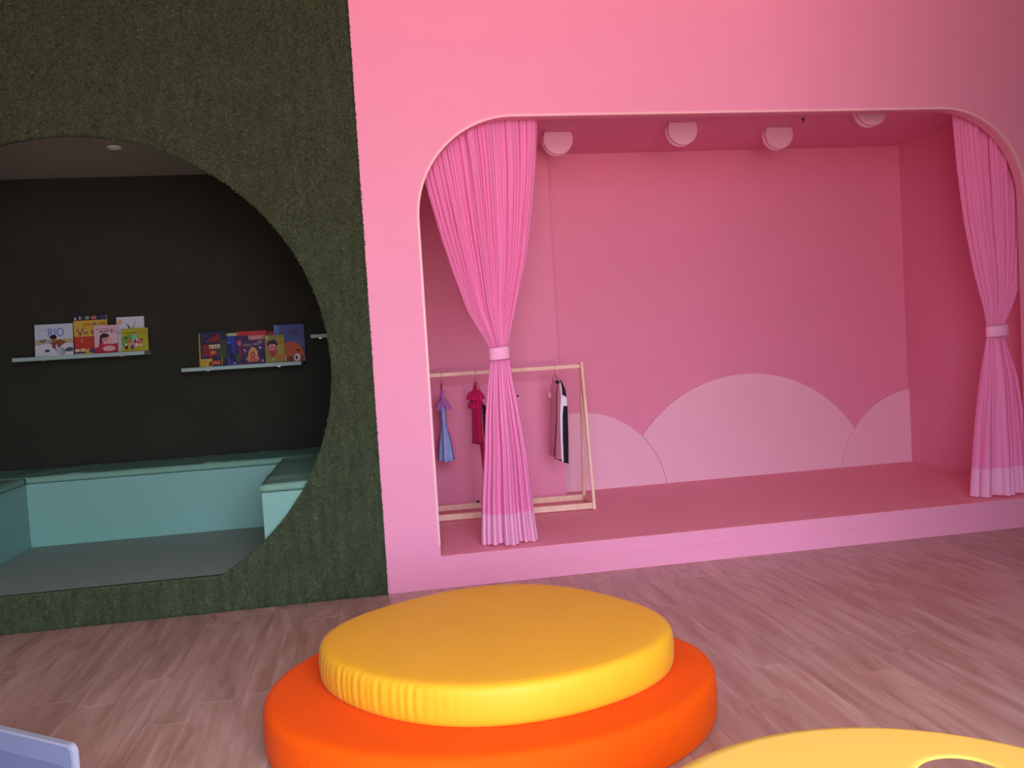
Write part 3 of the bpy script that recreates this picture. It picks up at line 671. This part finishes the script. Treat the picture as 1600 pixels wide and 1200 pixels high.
# ------------------------------------------------------------------ garments on hangers
ZBAR = HS + HT - .030
def hanger(label, x, y, drop, span, mat):
    t = empty('hanger', (x, y, ZBAR)); tag(t, label, 'hanger', 'hangers on the pine rack')
    bm = bmesh.new()
    hk = [(0, -.022 * math.cos(a), .002 + .021 * math.sin(a)) for a in np.linspace(-.3, math.pi + .1, 10)]
    hk = [(p[0], p[1], p[2]) for p in hk] ; hk += [(0, .017, -.018), (0, 0, -.034), (0, 0, -drop)]
    tube(bm, hk, .0022, 6); obj('hook', bm, M_steel, t)
    bm = bmesh.new(); tube(bm, [(0, -span / 2, -drop - .045), (0, -span / 4, -drop - .018), (0, 0, -drop), (0, span / 4, -drop - .018), (0, span / 2, -drop - .045)], .0055, 8); obj('shoulder_bar', bm, mat, t, True)
    return t
M_hangp = flat('pink_plastic', (0.75, 0.30, 0.38), 0.4)
M_blue = None
def floral():
    m, n, b = newmat('blue_floral_cotton')
    t = n.nodes.new('ShaderNodeTexCoord'); v = n.nodes.new('ShaderNodeTexVoronoi'); v.inputs['Scale'].default_value = 70
    rp = n.nodes.new('ShaderNodeValToRGB'); e = rp.color_ramp.elements; e[0].position = .18; e[0].color = (.66, .70, .90, 1); e[1].position = .34; e[1].color = (.26, .34, .72, 1)
    n.links.new(t.outputs['Object'], v.inputs['Vector']); n.links.new(v.outputs['Distance'], rp.inputs[0]); n.links.new(rp.outputs[0], b.inputs['Base Color']); b.inputs['Roughness'].default_value = .85
    return m
M_blue = floral()
M_purple = sheer('purple_tulle', (.66, .26, .68), .40, .3)
M_hot = fabric('hot_pink_cotton', (.72, .018, .15), .8, 500, .1)
M_black = fabric('black_cotton', (.022, .012, .025), .85, 500, .1)
M_cotton = fabric('white_cotton', (.80, .70, .78), .85, 500, .1)
M_mesh = sheer('pink_mesh', (.80, .36, .48), .50, .3)

def cloth_loft(profile, folds=0, amp=0.0, seed=0, n=48):
    """profile: (z, cx, rx, cy, ry); z falls; returns a bmesh of a hanging tube of cloth"""
    rr = random.Random(seed); ph = rr.uniform(0, 6); rings = []
    zt, zb = profile[0][0], profile[-1][0]
    for z, cx, rx, cy, ry in profile:
        g_ = ((zt - z) / (zt - zb)) ** 1.5; ring = []
        for k in range(n):
            a = 2 * math.pi * k / n; m = 1 + amp * g_ * (math.sin(folds * a + ph) + .4 * math.sin((folds + 3) * a + 2 * ph))
            ring.append((cx + rx * m * math.cos(a), cy + ry * m * math.sin(a), z))
        rings.append(ring)
    bm = bmesh.new(); loft(bm, rings); return bm

gy = 1.185
def rel(pr, z0): return [(z - z0, cx, rx, cy, ry) for z, cx, rx, cy, ry in pr]
def bar_y(x): return 1.153 + (x - 1.555) * math.tan(math.radians(-2.9))
# blue dress
x = .498; yb = bar_y(x)
hanger('pink hanger holding the blue flowered dress', x, yb, .062, .24, M_hangp)
dr = empty('dress', (x, yb, ZBAR)); tag(dr, 'small blue flowered dress with purple tulle straps, nearest the arch jamb', 'dress', 'costumes on the pine rack')
z0 = ZBAR
pr = rel([(1.035, -.010, .012, 0, .085), (1.00, -.010, .022, 0, .095), (.95, -.009, .024, 0, .092), (.885, -.008, .024, 0, .085), (.86, -.007, .028, 0, .088), (.80, -.006, .040, 0, .105), (.73, -.006, .050, 0, .125), (.66, -.006, .057, 0, .14), (.628, -.006, .060, 0, .145)], z0)
obj('skirt_and_bodice', cloth_loft(pr, 7, .10, 3), M_blue, dr, True)
bm = bmesh.new()
for s in (-1, 1):
    tube(bm, [(-.002, s * .035, -.075), (-.004, s * .065, -.11), (-.006, s * .075, -.17), (-.010, s * .072, -.235)], [.008, .011, .012, .011], 8)
obj('strap', bm, M_purple, dr, True)
for sx, sy in ((-.040, -.05), (.030, -.06), (-.03, .06), (.02, .07)):
    bm = bmesh.new(); rings = []
    for q, rr_ in ((0, .010), (.25, .020), (.55, .026), (.8, .028), (1, .024)):
        rings.append([(sx * q * 1.1 + (rr_ * (1 + .35 * math.sin(5 * a))) * math.cos(a) * .8, sy + (rr_ * (1 + .35 * math.sin(5 * a))) * math.sin(a), -.165 - .095 * q) for a in np.linspace(0, 2 * math.pi, 30, endpoint=False)])
    loft(bm, rings, False); obj('ruffle', bm, M_purple, dr, True)
# hot pink costume
x = .748; yb = bar_y(x)
hanger('pink hanger holding the hot pink ruffled costume', x, yb, .075, .26, M_hangp)
tpk = empty('costume', (x, yb, ZBAR)); tag(tpk, 'hot pink ruffled costume half hidden behind the gathered curtain', 'clothing', 'costumes on the pine rack')
pr = rel([(1.19, 0, .008, 0, .03), (1.16, 0, .018, 0, .06), (1.12, .002, .030, 0, .10), (1.08, 0, .036, 0, .12), (1.0, -.004, .036, 0, .12), (.9, -.008, .036, 0, .12), (.80, -.010, .038, 0, .125), (.735, -.012, .040, 0, .125)], z0)
obj('blouse', cloth_loft(pr, 5, .10, 5), M_hot, tpk, True)
for q, (zz, rx, ry) in enumerate(((1.085, .062, .13), (1.02, .058, .125))):
    bm = bmesh.new(); rings = []
    for f, zo in ((.62, .035), (.85, .02), (1.0, 0), (1.02, -.022)):
        rings.append([(-.006 + rx * f * (1 + .09 * f * math.sin(11 * a + q)) * math.cos(a), ry * f * (1 + .06 * f * math.sin(11 * a + q)) * math.sin(a), zz + zo - z0) for a in np.linspace(0, 2 * math.pi, 66, endpoint=False)])
    loft(bm, rings, False); obj('ruffle', bm, M_hot, tpk, True)
pr = rel([(.745, .018, .016, -.02, .07), (.62, .022, .014, -.02, .068), (.5, .026, .014, -.02, .066), (.40, .03, .015, -.02, .066)], z0)
obj('trouser_leg', cloth_loft(pr, 3, .05, 6, 32), M_hot, tpk, True)
for zz in (.985, .905, .825, .715, .66):
    bm = bmesh.new(); s = .05 if zz > .75 else .034
    prism(bm, [(.022, zz - z0 + s), (.056, zz - z0 + s * .5), (.060, zz - z0), (.05, zz - z0 - s * .6), (.022, zz - z0 - s * .8)], 'y', -.135, -.128)
    obj('scallop', bm, M_black, tpk)
# black and white costume
x = 1.350; yb = bar_y(x)
hanger('thin hanger holding the black and white costume', x, yb, .055, .22, M_steel)
sh = empty('costume', (x, yb, ZBAR)); tag(sh, 'black and white costume with a dark bow, hanging alone near the rack end', 'clothing', 'costumes on the pine rack')
pr = rel([(1.165, -.004, .012, 0, .05), (1.13, -.006, .022, 0, .10), (1.05, -.012, .026, 0, .12), (.9, -.022, .026, 0, .122), (.75, -.032, .028, 0, .125), (.60, -.040, .030, 0, .128)], z0)
obj('mesh_body', cloth_loft(pr, 4, .05, 8), M_mesh, sh, True)
def strip(name, pts_l, pts_r, y0, y1, mat):
    bm = bmesh.new(); prism(bm, [(a, b - z0) for a, b in pts_l] + [(a, b - z0) for a, b in pts_r[::-1]], 'y', y0, y1)
    bmesh.ops.bevel(bm, geom=bm.edges[:], offset=.0015, segments=1, affect='EDGES'); obj(name, bm, mat, sh)
strip('white_panel', [(.006, 1.165), (.010, 1.05), (-.006, .92), (-.012, .75), (-.014, .565)], [(.026, 1.13), (.050, 1.04), (.052, .98), (.014, .90), (.006, .56)], -.128, -.112, M_cotton)
strip('black_panel', [(.022, .975), (.012, .90), (.004, .75), (.000, .555)], [(.052, .975), (.050, .90), (.046, .75), (.036, .545)], -.136, -.120, M_black)
strip('piping', [(-.010, 1.16), (-.026, 1.05), (-.034, .9), (-.050, .75), (-.072, .60)], [(-.006, 1.16), (-.021, 1.05), (-.029, .9), (-.045, .75), (-.066, .60)], -.130, -.118, M_black)
strip('hem_band', [(-.072, .60), (-.068, .592)], [(-.012, .575), (-.012, .565)], -.132, -.12, M_black)
strip('shoulder_trim', [(.006, 1.168), (.018, 1.12), (.018, 1.06)], [(.014, 1.172), (.044, 1.10), (.050, 1.04)], -.132, -.124, M_black)
bm = bmesh.new(); bmesh.ops.create_icosphere(bm, subdivisions=2, radius=.018, matrix=Matrix.Translation((-.004, -.10, 1.155 - z0)) @ Matrix.Diagonal((1, .6, .8, 1))); obj('bow', bm, M_black, sh, True)
bm = bmesh.new(); bmesh.ops.create_icosphere(bm, subdivisions=2, radius=.022, matrix=Matrix.Translation((-.052, .0, 1.055 - z0)) @ Matrix.Diagonal((.7, 1, 1.25, 1))); obj('cuff', bm, M_hangp, sh, True)
# string of a necklace whose bead shows beside the curtain
x = 1.03; yb = bar_y(x)
nk = empty('necklace', (x, yb, ZBAR)); tag(nk, 'thin string with one small white bead hanging beside the gathered curtain', 'necklace')
bm = bmesh.new(); tube(bm, [(-.02, -.020, -.02), (-.02, -.021, 0), (-.02, -.012, .019), (-.02, .012, .019), (-.02, .021, 0), (-.015, .020, -.022), (.03, .01, -.20)], .0012, 5); obj('string', bm, M_hangp, nk)
bm = bmesh.new(); bmesh.ops.create_icosphere(bm, subdivisions=2, radius=.010, matrix=Matrix.Translation((.032, .008, -.215))); obj('bead', bm, M_cotton, nk, True)
bm = bmesh.new(); bmesh.ops.create_icosphere(bm, subdivisions=2, radius=.009, matrix=Matrix.Translation((.030, .008, -.198))); o = obj('bead', bm, M_dark, nk, True); o['label'] = 'small brown bead'

# ------------------------------------------------------------------ foam floor pads
def blob_r(a, b, rot, c2, c3, s3, c4, s4, n):
    P = []
    for k in range(n):
        t_ = 2 * math.pi * k / n; m = 1 + c2 * math.sin(2 * t_) + c3 * math.cos(3 * t_) + s3 * math.sin(3 * t_) + c4 * math.cos(4 * t_) + s4 * math.sin(4 * t_)
        x, y = a * math.cos(t_) * m, b * math.sin(t_) * m
        P.append((x * math.cos(rot) - y * math.sin(rot), x * math.sin(rot) + y * math.cos(rot)))
    return P
def pad(label, cx, cy, shape, z0, z1, mat, pucker, seed, rnd=.030, dome=.006):
    n = 720; P = blob_r(*shape, n); h = z1 - z0; rr = random.Random(seed)
    ws = [(rr.randint(70, 150), rr.uniform(0, 6.3), rr.uniform(.3, 1)) for _ in range(7)]
    def pk(k, v):
        x, y = P[k]; a = math.atan2(y, x); d = math.atan2(math.sin(a - pucker[0]), math.cos(a - pucker[0])); e = math.exp(-(d / pucker[1]) ** 2) * pucker[2]
        return e * v * sum(q * math.sin(f * a + p) for f, p, q in ws) / 2.2
    prof = [(.020, 0, 0), (.006, .006, .2), (0, .02, .5), (-.003, h * .3, 1), (-.004, h * .55, 1), (-.001, h - rnd * 1.15, 1), (rnd * .10, h - rnd * .65, .8), (rnd * .35, h - rnd * .28, .5), (rnd * .8, h - rnd * .07, .25), (rnd * 1.4, h, .1)]
    rings = []
    for ins, z, v in prof:
        ring = []
        for k, (x, y) in enumerate(P):
            q = math.hypot(x, y); s = 1 - (ins + pk(k, v)) / q; ring.append((x * s, y * s, z))
        rings.append(ring)
    for f in (.85, .65, .45, .25, .1, .02):
        rings.append([(x * f, y * f, h + dome * (1 - f * f)) for x, y in P])
    bm = bmesh.new(); loft(bm, rings)
    o = obj('floor_pad', bm, mat, None, True); o.location = (cx, cy, z0)
    return tag(o, label, 'cushion')
pad('large orange oval foam pad lying flat on the plank floor', .3559, -1.8792, (.8626, .6909, -.2082, .0041, .0187, .0051, -.001, .0073), .0005, .187, M_orange, (-2.2, .5, .0012), 3)
pad('thick yellow oval foam pad stacked on the orange pad', .4097, -1.7904, (.6798, .5963, -.2105, -.0062, -.0032, -.0186, .0235, -.0061), .1880, .333, M_yellow, (-2.55, .42, .0034), 4)
# smooth yellow disc seat with a round hole near its rim, standing on short legs
def disc_seat():
    hx, hy, ocx, ocy, oR, zt, th = 1.243, -3.448, .978, -3.745, .604, .43, .009; n = 180; G = []
    prof = [(math.cos(q), math.sin(q)) for q in np.linspace(0, 2 * math.pi, 44, endpoint=False)]
    st = empty('disc_seat', (ocx, ocy, 0)); tag(st, 'smooth yellow disc seat with a small round hole, cut by the picture bottom', 'seat')
    for k in range(n):
        a = 2 * math.pi * k / n; ux, uy = math.cos(a), math.sin(a)
        dx, dy = hx - ocx, hy - ocy; bq = dx * ux + dy * uy; ro = -bq + math.sqrt(bq * bq - (dx * dx + dy * dy - oR * oR))
        ri = .104; mid, half = (ro + ri) / 2, (ro - ri) / 2; e = th / 2; ring = []
        for c, s in prof:
            f = max(-1, min(1, c * 1.6)); rr = mid + (half - e) * f + e * c
            x, y = dx + ux * rr, dy + uy * rr; d = math.hypot(x, y) / oR
            ring.append((x, y, zt - th / 2 + th / 2 * math.copysign(abs(s) ** .8, s) - .016 * (1 - d * d)))
        G.append(ring)
    bm = bmesh.new(); V = [[bm.verts.new(p) for p in r] for r in G]; m = len(prof)
    for i in range(n):
        for j in range(m): bm.faces.new((V[i][j], V[(i + 1) % n][j], V[(i + 1) % n][(j + 1) % m], V[i][(j + 1) % m]))
    obj('seat', bm, M_yellow2, st, True)
    for a in (10, 100, 190, 280):
        c, s = math.cos(math.radians(a)), math.sin(math.radians(a))
        bm = bmesh.new(); tube(bm, [(.40 * c, .40 * s, zt - th - .022), (.46 * c, .46 * s, .0)], [.024, .018], 14); obj('leg', bm, M_yellow2, st, True)
disc_seat()

# ------------------------------------------------------------------ pale lilac board by the picture corner
bd = empty('display_board', (-.905, -2.60, 0), math.radians(-36)); tag(bd, 'pale lilac upright board with rounded corners, only its corner in view', 'board')
def rounded(x0, x1, z0, z1, r, n=6):
    P = []
    for cx, cz, a in ((x1 - r, z0 + r, -90), (x1 - r, z1 - r, 0), (x0 + r, z1 - r, 90), (x0 + r, z0 + r, 180)):
        P += [(cx + r * math.cos(math.radians(a + 90 * k / n)), cz + r * math.sin(math.radians(a + 90 * k / n))) for k in range(n + 1)]
    return P
bm = bmesh.new(); prism(bm, rounded(-.70, 0, .03, .40, .025), 'y', 0, .018); obj('panel', bm, M_boardrim, bd)
bm = bmesh.new(); prism(bm, rounded(-.692, -.008, .038, .392, .022), 'y', -.0015, .0); obj('face', bm, M_board, bd)
bm = bmesh.new(); prism(bm, rounded(-.66, -.03, .06, .335, .02), 'y', -.003, -.0015); obj('inner_face', bm, M_board2, bd)
for x in (-.60, -.10):
    bm = bmesh.new(); box(bm, x - .02, x + .02, -.11, .13, 0, .03, .004); obj('foot', bm, M_boardrim, bd)
